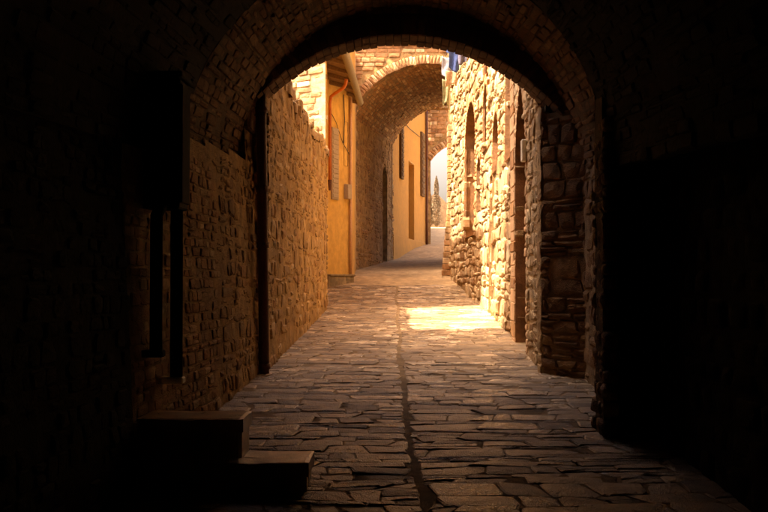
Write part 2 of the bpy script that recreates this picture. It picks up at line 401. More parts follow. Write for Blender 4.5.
def niche(name, frame, pts, depth, mat, mat_back, parent, front=.02):
    """reveal and back of an opening"""
    n = len(pts); A = []; B = []
    for u, v in pts:
        p, ux, vx, nn = frame(u, v); A.append(p + nn * front); B.append(p - nn * depth)
    o = mesh(name, A + B, [(i, (i + 1) % n, n + (i + 1) % n, n + i) for i in range(n)], mat, parent)
    mesh('infill', B, [tuple(range(n))], mat_back, o)
    return o
def surround(fr, pts, mat, parent, seed, size=.15):
    """dressed bricks round an opening, up both jambs and over the head"""
    rg = random.Random(seed); va = variants('brick', mat); path = pts[1:] + [pts[0]]
    cu = sum(p[0] for p in pts) / len(pts); cv = sum(p[1] for p in pts) / len(pts); acc = 0; nxt = .05
    for (ua_, va_), (ub, vb) in zip(path[:-1], path[1:]):
        L = math.hypot(ub - ua_, vb - va_)
        while nxt < acc + L:
            t = (nxt - acc) / L; u = ua_ + (ub - ua_) * t; v = va_ + (vb - va_) * t
            du, dv_ = (ub - ua_) / L, (vb - va_) / L; ou, ov = dv_, -du          # outward of the opening
            w = rg.uniform(.075, .12); h = size * rg.choice((.7, 1, 1.3))
            p, ux, vx, n = fr(u + ou * h * .5, v + ov * h * .5)
            tx = ux * du + vx * dv_; ox = n.cross(tx)
            o = link(bpy.data.objects.new('jamb_brick', va[rg.randrange(9)][0])); adopt(o, parent)
            o.matrix_basis = Matrix.Translation(p + n * rg.uniform(-.004, .008)) @ Matrix((tx, ox, n)).transposed().to_4x4() @ Matrix.Diagonal((w - .01, h, .2, 1))
            nxt += w
        acc += L
def arch_cells(pts_c, r, a0, a1, h, n):
    return [(a0 + (a1 - a0) * (i + .5) / n) for i in range(n)]

# ------------------------------------------------------------------ the ground
def strip(name, xs, ys, zoff, mat, kind=None, cross=True):
    vs_ = []; fs = []
    for Y in ys:
        for x in xs: vs_.append((x, Y, S(Y) + zoff + (0.018 * (min(abs(x - .12), 2) - 1.2) if cross else 0) + (.008 * noise.noise(Vector((x * 2, Y * 2, 3))) if cross else 0)))
    nx = len(xs)
    for j in range(len(ys) - 1):
        for i in range(nx - 1):
            a = j * nx + i; fs.append((a, a + 1, a + nx + 1, a + nx))
    o = mesh(name, vs_, fs, mat, None, True)
    if kind: o['kind'] = kind
    return o
terrain = strip('terrain', [-300, -60, -9, 9, 60, 300], [-12, 0, 10, 18, 25, 30, 41, 46, 80, 90, 150, 900], -.5, M['earth'], 'structure', False)
street = strip('street', list(np.linspace(-3, 3, 25)), list(np.linspace(-8, 26, 137)), -.004, M['joint'], 'structure')
street_far = strip('upper_street', list(np.linspace(-3.2, 9, 50)), list(np.linspace(26, 45.2, 80)), -.004, M['street'], 'structure')
street_top = strip('hilltop_street', list(np.linspace(-1, 12, 14)), list(np.linspace(45.2, 90, 60)), -.004, M['street'], 'structure', False)
rng = random.Random(11)
def xl(Y): return -1.62 if Y < 11.5 else (-1.42 if Y < 20.6 else -1.62)
def xr(Y): return 2.1 if Y < 7.5 else 1.72 if Y < 8.4 else 2.2 if Y < 11.1 else 1.8
def drain(Y): return .10 + .015 * (11 - min(Y, 11)) + .02 * math.sin(Y * 1.3)
def pave_frame(u, v):
    e = .02
    return (Vector((u, v, S(v) + .018 * (min(abs(u - .12), 2) - 1.2) + .008 * noise.noise(Vector((u * 2, v * 2, 3))))), Vector((1, 0, 0)), Vector((0, 1, .052)).normalized(), Vector((0, -.052, 1)).normalized())
stones = []
for side in (0, 1):
    lo, hi = ((xl, lambda v: drain(v) - .022), (lambda v: drain(v) + .022, xr))[side]
    x0, x1 = ((-1.75, .3), (.05, 2.3))[side]
    for cu, cv, w, h, pts in poly_courses(rng, x0, x1, 3.4, 26, (.11, .25), (.15, .62), .005, None, .40, .22, seed=side * 50, rnd=.55):
        pts = [(min(max(x, lo(y) + .01 * math.sin(y * 40 + x)), hi(y) - .008 * math.sin(y * 33)), y) for x, y in pts]
        us = [q[0] for q in pts]
        if max(us) - min(us) < .07: continue
        stones.append((sum(us) / 8, cv, max(us) - min(us), h, pts))
lay_poly(rng, stones, pave_frame, M['paving'], street, 'paving_stone', 300, .07, (-.003, .008), .007, .011, .004, .016, 'paving_field')
# drain channel stones
cells = []; Y = 3.6
while Y < 20: d = rng.uniform(.12, .3); cells.append((drain(Y + d/2), Y + d/2, .04, d - .02)); Y += d
lay(rng, cells, lambda u, v: (pave_frame(u, v)[0] - Vector((0, 0, .012)), *pave_frame(u, v)[1:]), 'slab', M['joint'], street, 'drain_stone', 40, .06, (-.01, .005), .02, .02, 'drain_stones')
# ------------------------------------------------------------------ vaulted passage
passage = empty('vaulted_passage', (0, 8, S(8)), 'dark brick vaulted passage framing the lit alley beyond its arch', 'passage')
YA, YB = 8.3, 11.2                         # recess between the near vault and the end arch
SPR = 2.1
rng = random.Random(5)
# left wall, leaning back
fl = wall_frame((-1.405, 12.0), (-1.90, -6), lean=.05)       # heading towards the camera, normal +X
def keep_l(u, v): return v < S(12 - u) + (SPR + .12 if u > .8 else 2.85) and v > S(12 - u) - .15
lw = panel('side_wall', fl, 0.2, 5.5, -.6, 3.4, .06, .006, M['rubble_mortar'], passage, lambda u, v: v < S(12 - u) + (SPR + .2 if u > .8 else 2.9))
panel('inner_side_wall', fl, 5.5, 18, -.6, 3.0, .09, .014, M['shade_black_brick'], passage, lambda u, v: v < S(12 - u) + SPR + .2)  # same wall nearer the camera, painted black as shade
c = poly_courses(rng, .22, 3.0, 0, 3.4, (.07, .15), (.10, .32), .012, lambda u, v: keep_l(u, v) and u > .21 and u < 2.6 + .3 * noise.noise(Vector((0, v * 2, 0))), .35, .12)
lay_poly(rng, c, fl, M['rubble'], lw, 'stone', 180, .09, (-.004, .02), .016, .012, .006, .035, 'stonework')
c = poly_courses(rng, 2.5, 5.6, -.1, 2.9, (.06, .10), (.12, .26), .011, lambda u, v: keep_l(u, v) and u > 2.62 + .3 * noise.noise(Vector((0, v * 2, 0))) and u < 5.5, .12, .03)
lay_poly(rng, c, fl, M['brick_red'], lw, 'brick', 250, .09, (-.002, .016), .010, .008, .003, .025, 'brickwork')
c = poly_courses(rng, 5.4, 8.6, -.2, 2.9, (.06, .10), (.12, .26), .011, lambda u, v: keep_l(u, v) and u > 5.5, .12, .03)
lay_poly(rng, c, fl, M['shade_black_brick'], lw, 'brick', 120, .09, (-.006, .02), .012, .009, .004, .03, 'brickwork')
# right: near wall, pier, recess wall
frn = wall_frame((1.98, -6), (1.98, 8.05))
rw = panel('side_wall', frn, 0, 14.05, -.6, 2.9, .15, .02, M['shade_black_brick'], passage)
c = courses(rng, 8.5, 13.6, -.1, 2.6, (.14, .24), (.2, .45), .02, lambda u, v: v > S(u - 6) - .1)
lay(rng, c, frn, 'rubble', M['shade_black_brick'], rw, 'stone', 120, .14, (0, .03), rest='stonework')
pier = panel('pier', wall_frame((2.6, 8.0), (1.58, 8.0)), 0, .97, 0, 3.0, .1, .008, M['shade_black_brick'], passage)   # faces the camera
panel('jamb', wall_frame((1.58, 8.0), (1.58, YA)), 0, YA - 8.0, 0, 3.0, .1, .008, M['shade_mortar'], pier)
panel('jamb', wall_frame((1.58, YA), (2.6, YA)), 0, .97, 0, 3.2, .1, .008, M['shade_mortar'], pier)
c = courses(rng, .05, .97, .3, 2.6, (.2, .32), (.3, .5), .015, lambda u, v: .01 < u < .96)
lay(rng, c, wall_frame((2.6, 7.99), (1.58, 7.99)), 'block', M['shade_black_brick'], pier, 'stone', 60, .12, (0, .02))
fj = wall_frame((1.575, 7.99), (1.575, YA))
c = courses(rng, -.02, YA - 7.97, .3, 2.7, (.07, .16), (.12, .2), .012)
lay(rng, c, fj, 'rubble', M['block'], pier, 'stone', 80, .1, (-.01, .015), .04, .05)
frr = wall_frame((1.98, YA), (1.98, YB + .3))
rr_ = panel('recess_wall', frr, 0, 3.2, 0, 3.2, .08, .02, M['mortar'], passage)
c = poly_courses(rng, 0, 3.0, .35, 3.0, (.10, .19), (.14, .34), .016, lambda u, v: v > S(YA + u) - .1 and v < S(YA + u) + SPR + .2)
lay_poly(rng, c, frr, M['block'], rr_, 'stone', 200, .12, (-.01, .03), .022, .02, .01, .05, 'stonework')
# vaults
def vault_frame(cx, r, spring, y0=0, slope=.052):
    sl = Vector((0, 1, slope)).normalized()
    def fr(u, v):                          # u along the passage, v = arc length from the left springing
        t = math.pi - v / r
        p = Vector((cx + r * math.cos(t), u, slope * u + spring + r * math.sin(t)))
        n = Vector((-math.cos(t), 0, -math.sin(t)))
        n = (n - sl * n.dot(sl)).normalized()
        return p, sl, n.cross(sl), n
    return fr
for nm, cx, r, y0, y1, ind, bl in (('vault', .17, 1.82, YA - .02, YB + .1, 300, 1), ('vault', .01, 1.65, -6, YA, 200, 1)):
    vf = vault_frame(cx, r, SPR)
    vo = panel(nm, vf, y0, y1, 0, math.pi * r, .09, .006, M['shade_mortar'] if y0 > 0 else M['shade_black_brick'], passage)
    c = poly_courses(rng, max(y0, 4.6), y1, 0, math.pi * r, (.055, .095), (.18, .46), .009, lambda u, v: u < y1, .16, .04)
    lay_poly(rng, c, vf, M['vault_brick'] if y0 > 0 else M['shade_black_brick'], vo, 'brick', ind, .09, (-.006, .022), .012, .008, .004, .025, 'brickwork')
# ring that closes the step between the two vaults
ring_v = []; ring_f = []
for i in range(25):
    t = math.pi * i / 24
    ring_v += [(0.01 + 1.65 * math.cos(t), YA - .01, .052 * YA + SPR + 1.65 * math.sin(t)), (.17 + 2.6 * math.cos(t), YA - .01, .052 * YA + SPR + 2.6 * math.sin(t))]
    if i: ring_f.append((2*i - 2, 2*i - 1, 2*i + 1, 2*i))
mesh('vault_step', ring_v, ring_f, M['shade_mortar'], passage)
# end arch (rib): centre and radius of its intrados, springing height on the pier
SB = S(YB); RC = Vector((.10, 0, SB + 1.50)); RR = 2.1; YE = 11.72
spring_a = math.asin((2.78 - 1.50) / RR)
def disc_strip(r0, r1, y, a0, a1, n=40, c0=RC, c1=RC):
    v, f = [], []
    for i in range(n + 1):
        t = a0 + (a1 - a0) * i / n
        v += [(c0.x + r0 * math.cos(t), y, c0.z + r0 * math.sin(t)), (c1.x + r1 * math.cos(t), y, c1.z + r1 * math.sin(t))]
        if i: f.append((2*i - 2, 2*i - 1, 2*i + 1, 2*i))
    return v, f
arch = mesh('end_arch', *disc_strip(RR + .20, RR + 1.2, YB + .03, spring_a - .25, math.pi - spring_a + .25), M['shade_mortar'], passage)
def voussoirs(centre, r, a0, a1, n, y0, y1, hh, mat, parent, name='voussoir', seedv=1, jit=.006, squash=1.0):
    rg = random.Random(seedv); va = variants('brick', mat)
    for i in range(n):
        t = a0 + (a1 - a0) * (i + .5) / n
        w = (a1 - a0) / n * (r + hh * .5) - .001
        rad = Vector((math.cos(t), 0, math.sin(t))); tan = Vector((-math.sin(t), 0, math.cos(t)))
        p = centre + rad * (r + hh / 2 + rg.uniform(-jit, jit)); p.y = y0 + rg.uniform(-jit, jit)
        # front face looks at -Y
        q = Matrix((tan, rad, Vector((0, -1, 0)))).transposed()
        if q.determinant() < 0: q = Matrix((-tan, rad, Vector((0, -1, 0)))).transposed()
        o = link(bpy.data.objects.new(name, va[rg.randrange(len(va))][0])); adopt(o, parent)
        o.matrix_basis = Matrix.Translation(p) @ q.to_4x4() @ Matrix.Diagonal((w, hh, y1 - y0, 1))
for k in range(2):
    rk = RR + k * .235
    voussoirs(RC, rk, spring_a - .02, math.pi - spring_a + .02, 46, YB, YB + .27, .225, M['shade_brick'], arch, seedv=k + 3)
    voussoirs(RC, rk, spring_a - .02, math.pi - spring_a + .02, 46, YB + .28, YE, .225, M['shade_brick'], arch, seedv=k + 7)
sv, sf = [], []
for i in range(41):
    t = spring_a + (math.pi - 2 * spring_a) * i / 40
    for y in (YB + .02, YE - .02): sv.append((RC.x + (RR + .018) * math.cos(t), y, RC.z + (RR + .018) * math.sin(t)))
    if i: sf.append((2*i - 2, 2*i - 1, 2*i + 1, 2*i))
mesh('soffit_bed', sv, sf, M['shade_mortar'], arch)
# stone pier under its right end
fp = wall_frame((2.2, YB + .02), (1.62, YB + .02))
ep = MB().box(1.66, 2.3, 11.5, YE, SB - .3, SB + 2.95).build('pier', M['shade_mortar'], passage)
fpr = wall_frame((2.02, 10.90), (1.60, 11.45))
LP = fpr.length
panel('splay_bed', lambda u, v: (fpr(u, v)[0] - fpr(u, v)[3] * .016, *fpr(u, v)[1:]), 0, LP, SB - .2, SB + 2.8, .07, .01, M['mortar'], ep)
rg = random.Random(9)
c = clip_u(poly_courses(rg, 0, LP, SB - .05, SB + 2.72, (.07, .20), (.18, .50), .010, None, .14, .2), 0, LP)
lay_poly(rg, c, fpr, M['block'], ep, 'block', 120, .06, (-.006, .014), .018, .016, .008, .03)
fps = wall_frame((1.60, 11.45), (1.60, YE + .02))
panel('reveal', fps, 0.0, YE - 11.45, SB - .1, SB + 2.9, .06, .012, M['rubble_mortar'], ep)
c = clip_u(poly_courses(rg, .0, .28, SB - .05, SB + 2.8, (.10, .24), (.16, .5), .012, None, .2, .15), 0, .285)
lay_poly(rg, c, fps, M['rubble'], ep, 'block', 60, .1, (-.005, .012), .018, .016, .008, .03)
# corbel under its left end
cb = MB()
for k, (x, z0, z1) in enumerate(((-1.50, 2.62, 2.83), (-1.58, 2.45, 2.61))):
    cb.bbox(-2.1, x, YB - .02, YE - .02 * k, SB + z0, SB + z1, .02)
cb.build('corbel', M['shade_block'], passage)
# the building over the passage: facade on the alley side, masses left and right, added unseen wall closing the end behind the camera
fac_v, fac_f = [], []
def facade_with_arch(name, y0, y1, x0, x1, z0, ztop, C, r, a0, mat, parent, n=36):
    v, f = [], []
    pts = [(C.x + r * math.cos(a0 + (math.pi - 2 * a0) * i / n), C.z + r * math.sin(a0 + (math.pi - 2 * a0) * i / n)) for i in range(n + 1)]
    for y in (y0, y1):
        for x, z_ in pts: v.append((x, y, z_)); v.append((x, y, ztop))
    m_ = 2 * (n + 1)
    for i in range(n):
        a = 2 * i
        f += [(a, a + 1, a + 3, a + 2), (m_ + a, m_ + a + 2, m_ + a + 3, m_ + a + 1), (a, a + 2, m_ + a + 2, m_ + a), (a + 1, m_ + a + 1, m_ + a + 3, a + 3)]
    b = len(v); xr_, xl_ = pts[0][0], pts[-1][0]
    mb = MB(); mb.v = [Vector(q) for q in v]; mb.f = f
    mb.box(xr_, x1, y0, y1, z0, ztop); mb.box(x0, xl_, y0, y1, z0, ztop)
    return mb.build(name, mat, parent)
facade_with_arch('alley_facade', YB + .12, YE - .01, -9, 9, S(11.2) - .4, 13, RC, RR + .12, spring_a - .1, M['rubble_mortar'], passage)
MB().box(-9, -2.35, -6, YB + .1, -.6, 13).build('building_mass', M['shade_mortar'], passage)
MB().box(2.62, 9, -6, YB + .1, -.6, 13).build('building_mass', M['shade_mortar'], passage)
MB().box(-2.35, 2.62, -6, YB + .1, 5.0, 13).build('upper_floor', M['shade_mortar'], passage)
bk = panel('end_wall', wall_frame((2.6, -5.9), (-2.3, -5.9), flip=True), 0, 4.9, -.8, 5.0, .2, .02, M['shade_mortar'], passage)  # unseen wall added behind the camera to keep the passage dark

# ------------------------------------------------------------------ rubble garden wall on the left
gw = empty('garden_wall', (-1.4, 16, S(16)), 'rough rubble stone wall along the left side with broken top', 'wall')
fg = wall_frame((-1.22, 19.95), (-1.36, YE))
LG = fg.length
def top_g(u):
    Y = 19.95 - u
    if Y < 13.15: return 12.5
    return 4.02 + .13 * noise.noise(Vector((Y * 2.3, 1.7, 0))) + .07 * noise.noise(Vector((Y * 7, 4, 0))) + (.10 if int(Y * 2.2) % 3 == 0 else 0)
kg = lambda u, v: v < top_g(u) and v > S(19.95 - u) - .12
wp = panel('mortar_bed', fg, 0, LG, .3, 6.5, .06, .012, M['rubble_mortar'], gw, lambda u, v: v < top_g(u), 3.1, fscale=6)
rng = random.Random(21)
c = poly_courses(rng, 0, LG, .4, 6.3, (.09, .20), (.12, .46), .016, kg, .4, .22)
lay_poly(rng, c, fg, M['rubble'], gw, 'stone', 300, .12, (-.010, .022), .02, .014, .008, .04, 'stonework')
# wall core so that it has thickness
mb = MB(); st = 36
for i in range(st):
    u0, u1 = LG * i / st, LG * (i + 1) / st
    t = min(top_g(u0), top_g((u0 + u1) / 2), top_g(u1)) - .02
    p0 = fg(u0, 0)[0]; p1 = fg(u1, 0)[0]
    n = fg.n
    q = [p0 - n * .07, p1 - n * .07, p1 - n * .5, p0 - n * .5]
    mb.add([(a.x, a.y, z_) for z_ in (.2, t) for a in q], [(0, 1, 5, 4), (1, 2, 6, 5), (2, 3, 7, 6), (3, 0, 4, 7), (4, 5, 6, 7)])
mb.build('wall_core', M['rubble_mortar'], gw)
# coping stones along the broken top
va = variants('rubble', M['rubble'])
rg = random.Random(4); Y = 13.2
while Y < 19.8:
    d = rg.uniform(.14, .34); u = 19.95 - Y - d/2; p = fg(u, top_g(u))[0]
    for off in (.08, .34):
        o = link(bpy.data.objects.new('coping_stone', va[rg.randrange(9)][0])); adopt(o, gw)
        o.matrix_basis = Matrix.Translation((p.x - off, p.y, p.z + rg.uniform(.02, .09))) @ Matrix.Rotation(rg.gauss(0, .2), 4, 'Z') @ Matrix.Rotation(rg.gauss(0, .12), 4, 'X') @ Matrix.Diagonal((rg.uniform(.2, .3), d, .16, 1))
    Y += d
# unseen neighbour behind the garden wall, placed and sized for its cast shadow
nb = empty('unseen_set_back_house', (-4, 13, S(13)), 'unseen tall plain house behind the garden wall, placed for its shadow', 'house')
MB().box(-9, -2.0, YE + .05, 13.9, .2, 14.5).build('wall', M['rubble_mortar'], nb)  # wall of the unseen house, placed for its shadow
MB().add([(-9.3, YE, 14.4), (-1.8, YE, 14.4), (-1.8, 14.1, 14.4), (-9.3, 14.1, 14.4), (-9.3, 13.2, 15.6), (-1.8, 13.2, 15.6)], [(0, 1, 5, 4), (2, 3, 4, 5), (1, 2, 5), (3, 0, 4), (0, 3, 2, 1)]).build('roof', M['tile'], nb)  # roof of the unseen house, placed for its shadow

# ------------------------------------------------------------------ brick house on the left
bh = empty('brick_house', (-2.5, 23, S(23)), 'pale brick house with sunlit end wall above the garden wall', 'house')
fb = wall_frame((-1.29, 20.66), (-4.6, 22.9), flip=False)
# normal must look back to the camera / sun
fb = wall_frame((-4.6, 22.2), (-1.25, 19.97), flip=True)
LB = fb.length
TOPB = 8.25
bw = panel('end_wall', fb, 0, LB, .5, TOPB, .12, .006, M['pale_render'], bh, seed=2)
rng = random.Random(31)
c = courses(rng, LB - 2.2, LB + .02, 3.6, 6.6, (.085, .135), (.18, .42), .014, lambda u, v: u < LB - .015)
lay(rng, c, fb, 'brick', M['brick_pale'], bw, 'brick', 300, .10, (-.006, .035), .02, .04, 'brickwork')
# plain street side, then the mass of the house
fs_ = wall_frame((-1.55, 25.5), (-1.25, 19.97))
sw = panel('street_wall', fs_, 0, fs_.length, .6, TOPB, .15, .006, M['ochre'], bh)
hm = MB()
P4 = [(-1.31, 20.05), (-1.60, 25.5), (-1.60, 30), (-9, 30), (-9, 25.9)]
hm.add([(x, y, z_) for z_ in (.4, TOPB - .02) for x, y in P4], [(0, 1, 6, 5), (1, 2, 7, 6), (2, 3, 8, 7), (3, 4, 9, 8), (4, 0, 5, 9), (5, 6, 7, 8, 9)])
hm.build('building_mass', M['inner'], bh)
MB().add([(-1.05, 19.8, TOPB), (-1.4, 30, TOPB), (-9.2, 30, TOPB + 2.4), (-9.2, 25.8, TOPB + 2.4), (-1.05, 19.8, TOPB + .12), (-1.4, 30, TOPB + .12), (-9.2, 30, TOPB + 2.55), (-9.2, 25.8, TOPB + 2.55)],
         [(0, 1, 2, 3), (4, 7, 6, 5), (0, 4, 5, 1), (1, 5, 6, 2), (2, 6, 7, 3), (3, 7, 4, 0)]).build('roof', M['tile'], bh)

# ------------------------------------------------------------------ yellow house with the overhanging eaves
yh = empty('yellow_house', (-1.3, 26, S(26)), 'narrow ochre yellow plastered house front behind the rubble wall', 'house')
A_, B_ = (-1.55, 25.5), (-1.03, 26.9)
fy = wall_frame(B_, A_)
if fy.n.y > 0: fy = wall_frame(B_, A_, flip=True)
LY = fy.length
zp = 1.74
panel('wall', fy, 0, LY, zp, 8.0, .1, .006, M['ochre'], yh)
fy2 = wall_frame((-1.03, 30.2), B_, flip=False)
if fy2.n.x < 0: fy2 = wall_frame((-1.03, 30.2), B_, flip=True)
panel('side_wall', fy2, 0, fy2.length, 1.2, 8.0, .15, .006, M['ochre'], yh)
mb = MB(); Q = [(A_[0] - .02, A_[1] + .06), (B_[0] - .05, B_[1] + .02), (-1.08, 30.2), (-3, 30.2), (-3, 25.8)]
mb.add([(x, y, z_) for z_ in (.6, 7.99) for x, y in Q], [(0, 1, 6, 5), (1, 2, 7, 6), (2, 3, 8, 7), (3, 4, 9, 8), (4, 0, 5, 9), (5, 6, 7, 8, 9)])
mb.build('building_mass', M['inner'], yh)
def on_wall(fr, u0, u1, v0, v1, d0, d1, b=.01):
    """matrix-free chamfered box on a wall: d = distance out of the wall"""
    p, ux, vx, n = fr(0, 0); Mx = Matrix((ux, vx, n)).transposed().to_4x4(); Mx.translation = p
    return MB().bbox(u0, u1, v0, v1, d0, d1, b, Mx)
pl = on_wall(fy, -.03, LY, .8, zp - .04, -.1, .07, .02).build('plinth', M['grey_stone'], yh)
on_wall(fy, -.05, LY, zp - .05, zp, -.1, .10, .012).build('plinth_cap', M['grey_stone'], pl)
for k in range(3): on_wall(fy, .02 + k * .5, .48 + k * .5, 1.0, zp - .08, .04, .085 + .01 * (k % 2), .02).build('block', M['grey_stone'], pl)
def fu(x): # photo fraction across the front -> u (u runs from B to A)
    return LY * (1 - x)
sh = on_wall(fy, fu(.40), fu(.14), 3.55, 5.30, .0, .045, .008).build('shutter', M['shutter'], yh)
for k in range(14): on_wall(fy, fu(.38), fu(.16), 3.60 + k * .118, 3.68 + k * .118, .042, .058, .004).build('slat', M['shutter'], sh)
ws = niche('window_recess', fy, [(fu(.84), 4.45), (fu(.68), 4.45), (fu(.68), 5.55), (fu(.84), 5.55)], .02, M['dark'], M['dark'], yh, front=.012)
on_wall(fy, fu(.84), fu(.68), 3.62, 3.98, .0, .12, .01).build('meter_box', M['shutter'], yh)
q0 = fy(fu(.90), 0)[0]; nn = fy.n
MB().tube([q0 + nn * .05 + Vector((0, 0, z_)) for z_ in (1.75, 3, 5, 6.2)], .038).build('downpipe', M['pink_pipe'], yh, True)
MB().tube([fy(fu(.62), 6.2)[0] + nn * .03, fy(fu(.64), 5.6)[0] + nn * .04, fy(fu(.62), 5.0)[0] + nn * .03], .014, 6).build('cable', M['cable'], yh)
MB().tube([fy(fu(.05), 5.7)[0] + nn * .02, fy(fu(.3), 5.45)[0] + nn * .03, fy(fu(.6), 5.0)[0] + nn * .02, fy(fu(.95), 4.7)[0] + nn * .02], .008, 6).build('cable', M['cable'], yh)
# eaves: boards, rafters, tiles, gutter
ev = empty('overhanging_eaves', (-1.2, 24, 6.2), 'wooden eaves with zinc gutter overhanging the yellow house front', 'eaves')
GX = lambda Y: -1.03 + (Y - 21.3) * .021
GZ = 6.16
nbrd = 15
for k in range(nbrd):
    y0 = 20.4 + k * .5; y1 = y0 + .485
    MB().add([(-1.7, y0, GZ + .32), (GX(y0), y0, GZ + .10), (GX(y1), y1, GZ + .10), (-1.7, y1, GZ + .32), (-1.7, y0, GZ + .36), (GX(y0), y0, GZ + .14), (GX(y1), y1, GZ + .14), (-1.7, y1, GZ + .36)],
             [(0, 1, 2, 3), (4, 7, 6, 5), (0, 4, 5, 1), (1, 5, 6, 2), (2, 6, 7, 3), (3, 7, 4, 0)]).build('board', M['wood'], ev)
    if k % 2 == 0:
        MB().add([(-1.7, y0 + .2, GZ + .22), (GX(y0) + .0, y0 + .2, GZ + .02), (GX(y0), y0 + .28, GZ + .02), (-1.7, y0 + .28, GZ + .22), (-1.7, y0 + .2, GZ + .315), (GX(y0), y0 + .2, GZ + .095), (GX(y0), y0 + .28, GZ + .095), (-1.7, y0 + .28, GZ + .315)],
             [(0, 1, 2, 3), (4, 7, 6, 5), (0, 4, 5, 1), (1, 5, 6, 2), (2, 6, 7, 3), (3, 7, 4, 0)]).build('rafter', M['wood'], ev)
for k in range(38):
    y0 = 20.4 + k * .2
    MB().tube([(-1.75, y0 + .1, GZ + .42), (GX(y0) + .07, y0 + .1, GZ + .17)], .075, 8).build('tile', M['tile'], ev)
gv, gf = [], []
for i in range(31):
    y = 20.3 + i * .252
    for k in range(9):
        t = math.pi + math.pi * k / 8
        gv.append((GX(y) + .06 + .085 * math.cos(t), y, GZ + .10 + .085 * math.sin(t)))
for i in range(30):
    for k in range(8): a = i * 9 + k; gf.append((a, a + 1, a + 10, a + 9))
g = mesh('gutter', gv, gf, M['gutter'], ev, True); sm = g.modifiers.new('thick', 'SOLIDIFY'); sm.thickness = .006
op = MB().tube([(-1.02, 23.7, 6.08), (-1.03, 23.7, 5.98), (-1.08, 23.75, 5.90), (-1.28, 23.9, 5.80), (-1.37, 23.95, 5.74), (-1.40, 24, 5.62), (-1.40, 24, 4.8), (-1.40, 24, 3.85)], .038, 12).build('drainpipe', M['orange_pipe'], None, True)
tag(op, 'bright orange pipe dropping from the gutter beside the yellow house', 'pipe')
MB().tube([(-1.40, 24, 3.86), (-1.40, 24, 3.62)], [.05, .03], 10).build('pipe_end', M['rust_pipe'], op)
cp = MB().tube([(-1.08, 30.0, z_) for z_ in (8.3, 6, 4, 1.9)], .055, 10).build('drainpipe', M['cream_pipe'], None, True)
tag(cp, 'cream downpipe at the corner between yellow house and brick vault', 'pipe')
MB().bbox(-1.22, -.98, 29.85, 30.08, 7.05, 7.35, .02).build('hopper', M['rust_pipe'], cp)

# ------------------------------------------------------------------ second vault
av = empty('bridge_house', (1, 34, S(34)), 'brick house bridging the alley on a deep round vault', 'house')
C2 = lambda t: Vector((1.07 + 1.15 * t, 30.2 + 10 * t, 0))
R2v = 2.36; HS = 2.2; SPR2 = lambda t: 6.24 + .45 * t
cz = lambda t: SPR2(t) - (R2v - 1.5)
a2 = math.asin((R2v - 1.5) / R2v)
dv = Vector((1.15, 10, .45)).normalized()
def vf2(u, v):
    t = u / 10; th = math.pi - a2 - v / R2v; c0 = C2(t)
    n = Vector((-math.cos(th), 0, -math.sin(th))); n = (n - dv * n.dot(dv)).normalized()
    return Vector((c0.x + R2v * math.cos(th), c0.y, cz(t) + R2v * math.sin(th))), dv, n.cross(dv), n
LV = R2v * (math.pi - 2 * a2)
rng = random.Random(41)
v2 = panel('vault', vf2, 0, 10, 0, LV, .12, .012, M['mortar'], av)
c = []; v = 0
while v < LV:
    hh = rng.uniform(.08, .12); u = -rng.random() * .2
    while u < 10:
        ww = rng.uniform(.26, .5)
        if u > -.02: c.append((u + ww/2, v + hh/2, min(ww, 10 - u) - .014, hh - .014))
        u += ww
    v += hh
lay(rng, c, vf2, 'brick', M['brick_red'], v2, 'brick', 300, .09, (-.005, .03), .02, .03, 'brickwork')
# left wall under the vault
f2 = wall_frame((.03, 40.2), (-1.13, 30.2))
if f2.n.x < 0: f2 = wall_frame((.03, 40.2), (-1.13, 30.2), flip=True)
L2 = f2.length
slot = arch_outline(1.9, 3.1, S(38) - .1, 5.6, .5)
k2 = lambda u, v: v < SPR2((L2 - u) / L2) + .05 and v > S(40.2 - u) - .2 and not inside(slot, u, v)
w2 = panel('side_wall', f2, 0, L2, 1.4, 6.9, .1, .012, M['rubble_mortar'], av, lambda u, v: not inside(slot, u, v), 8)
niche('doorway', f2, slot, .25, M['grey_stone'], M['dark'], w2)
c = poly_courses(rng, 0, L2, 1.6, 6.8, (.12, .24), (.2, .55), .018, k2, .35, .2)
lay_poly(rng, c, f2, M['rubble'], w2, 'stone', 300, .12, (-.01, .025), .022, .02, .010, .05, 'stonework')
# face of the bridge house
Cf = Vector((1.07, 0, cz(0)))
fw = facade_with_arch('front_wall', 30.22, 30.6, -9, 9, 1.2, 14, Cf, R2v + .26, a2 - .02, M['rubble_mortar'], av)
facade_with_arch('back_wall', 39.8, 40.2, .03 - .2, 12, 1.2, 14, Vector((2.22, 0, cz(1))), R2v + .02, a2, M['rubble_mortar'], av)
voussoirs(Cf, R2v, a2, math.pi - a2, 62, 30.18, 30.45,   .26, M['brick_red'], fw, seedv=12, jit=.012)
rng = random.Random(43)
ff = wall_frame((-1.2, 30.21), (4, 30.21), flip=True)
c = courses(rng, 0, 5.2, 6.3, 9.4, (.10, .15), (.24, .45), .015, lambda u, v: (Vector((-1.2 + u, 0, v)) - Cf).length > R2v + .28)
lay(rng, c, ff, 'brick', M['brick_red'], fw, 'brick', 250, .08, (0, .02), .015, .02, 'brickwork')
on_wall(ff, 0.3, 5.2, 8.28, 8.40, 0, .06, .01).build('string_course', M['pale'], fw)
MB().box(-9, -1.4, 30.6, 40.1, 1.0, 14).build('building_mass', M['inner'], av)
MB().box(4.9, 12, 30.6, 39.8, 1.0, 14).build('building_mass', M['inner'], av)
MB().box(-9, 12, 30.6, 39.8, 9.0, 14).build('upper_floor', M['inner'], av)
f2r = wall_frame((3.27, 30.2), (4.42, 40.2))
panel('side_wall', f2r, 0, 10, 1.2, 6.9, .15, .02, M['rubble_mortar'], av)

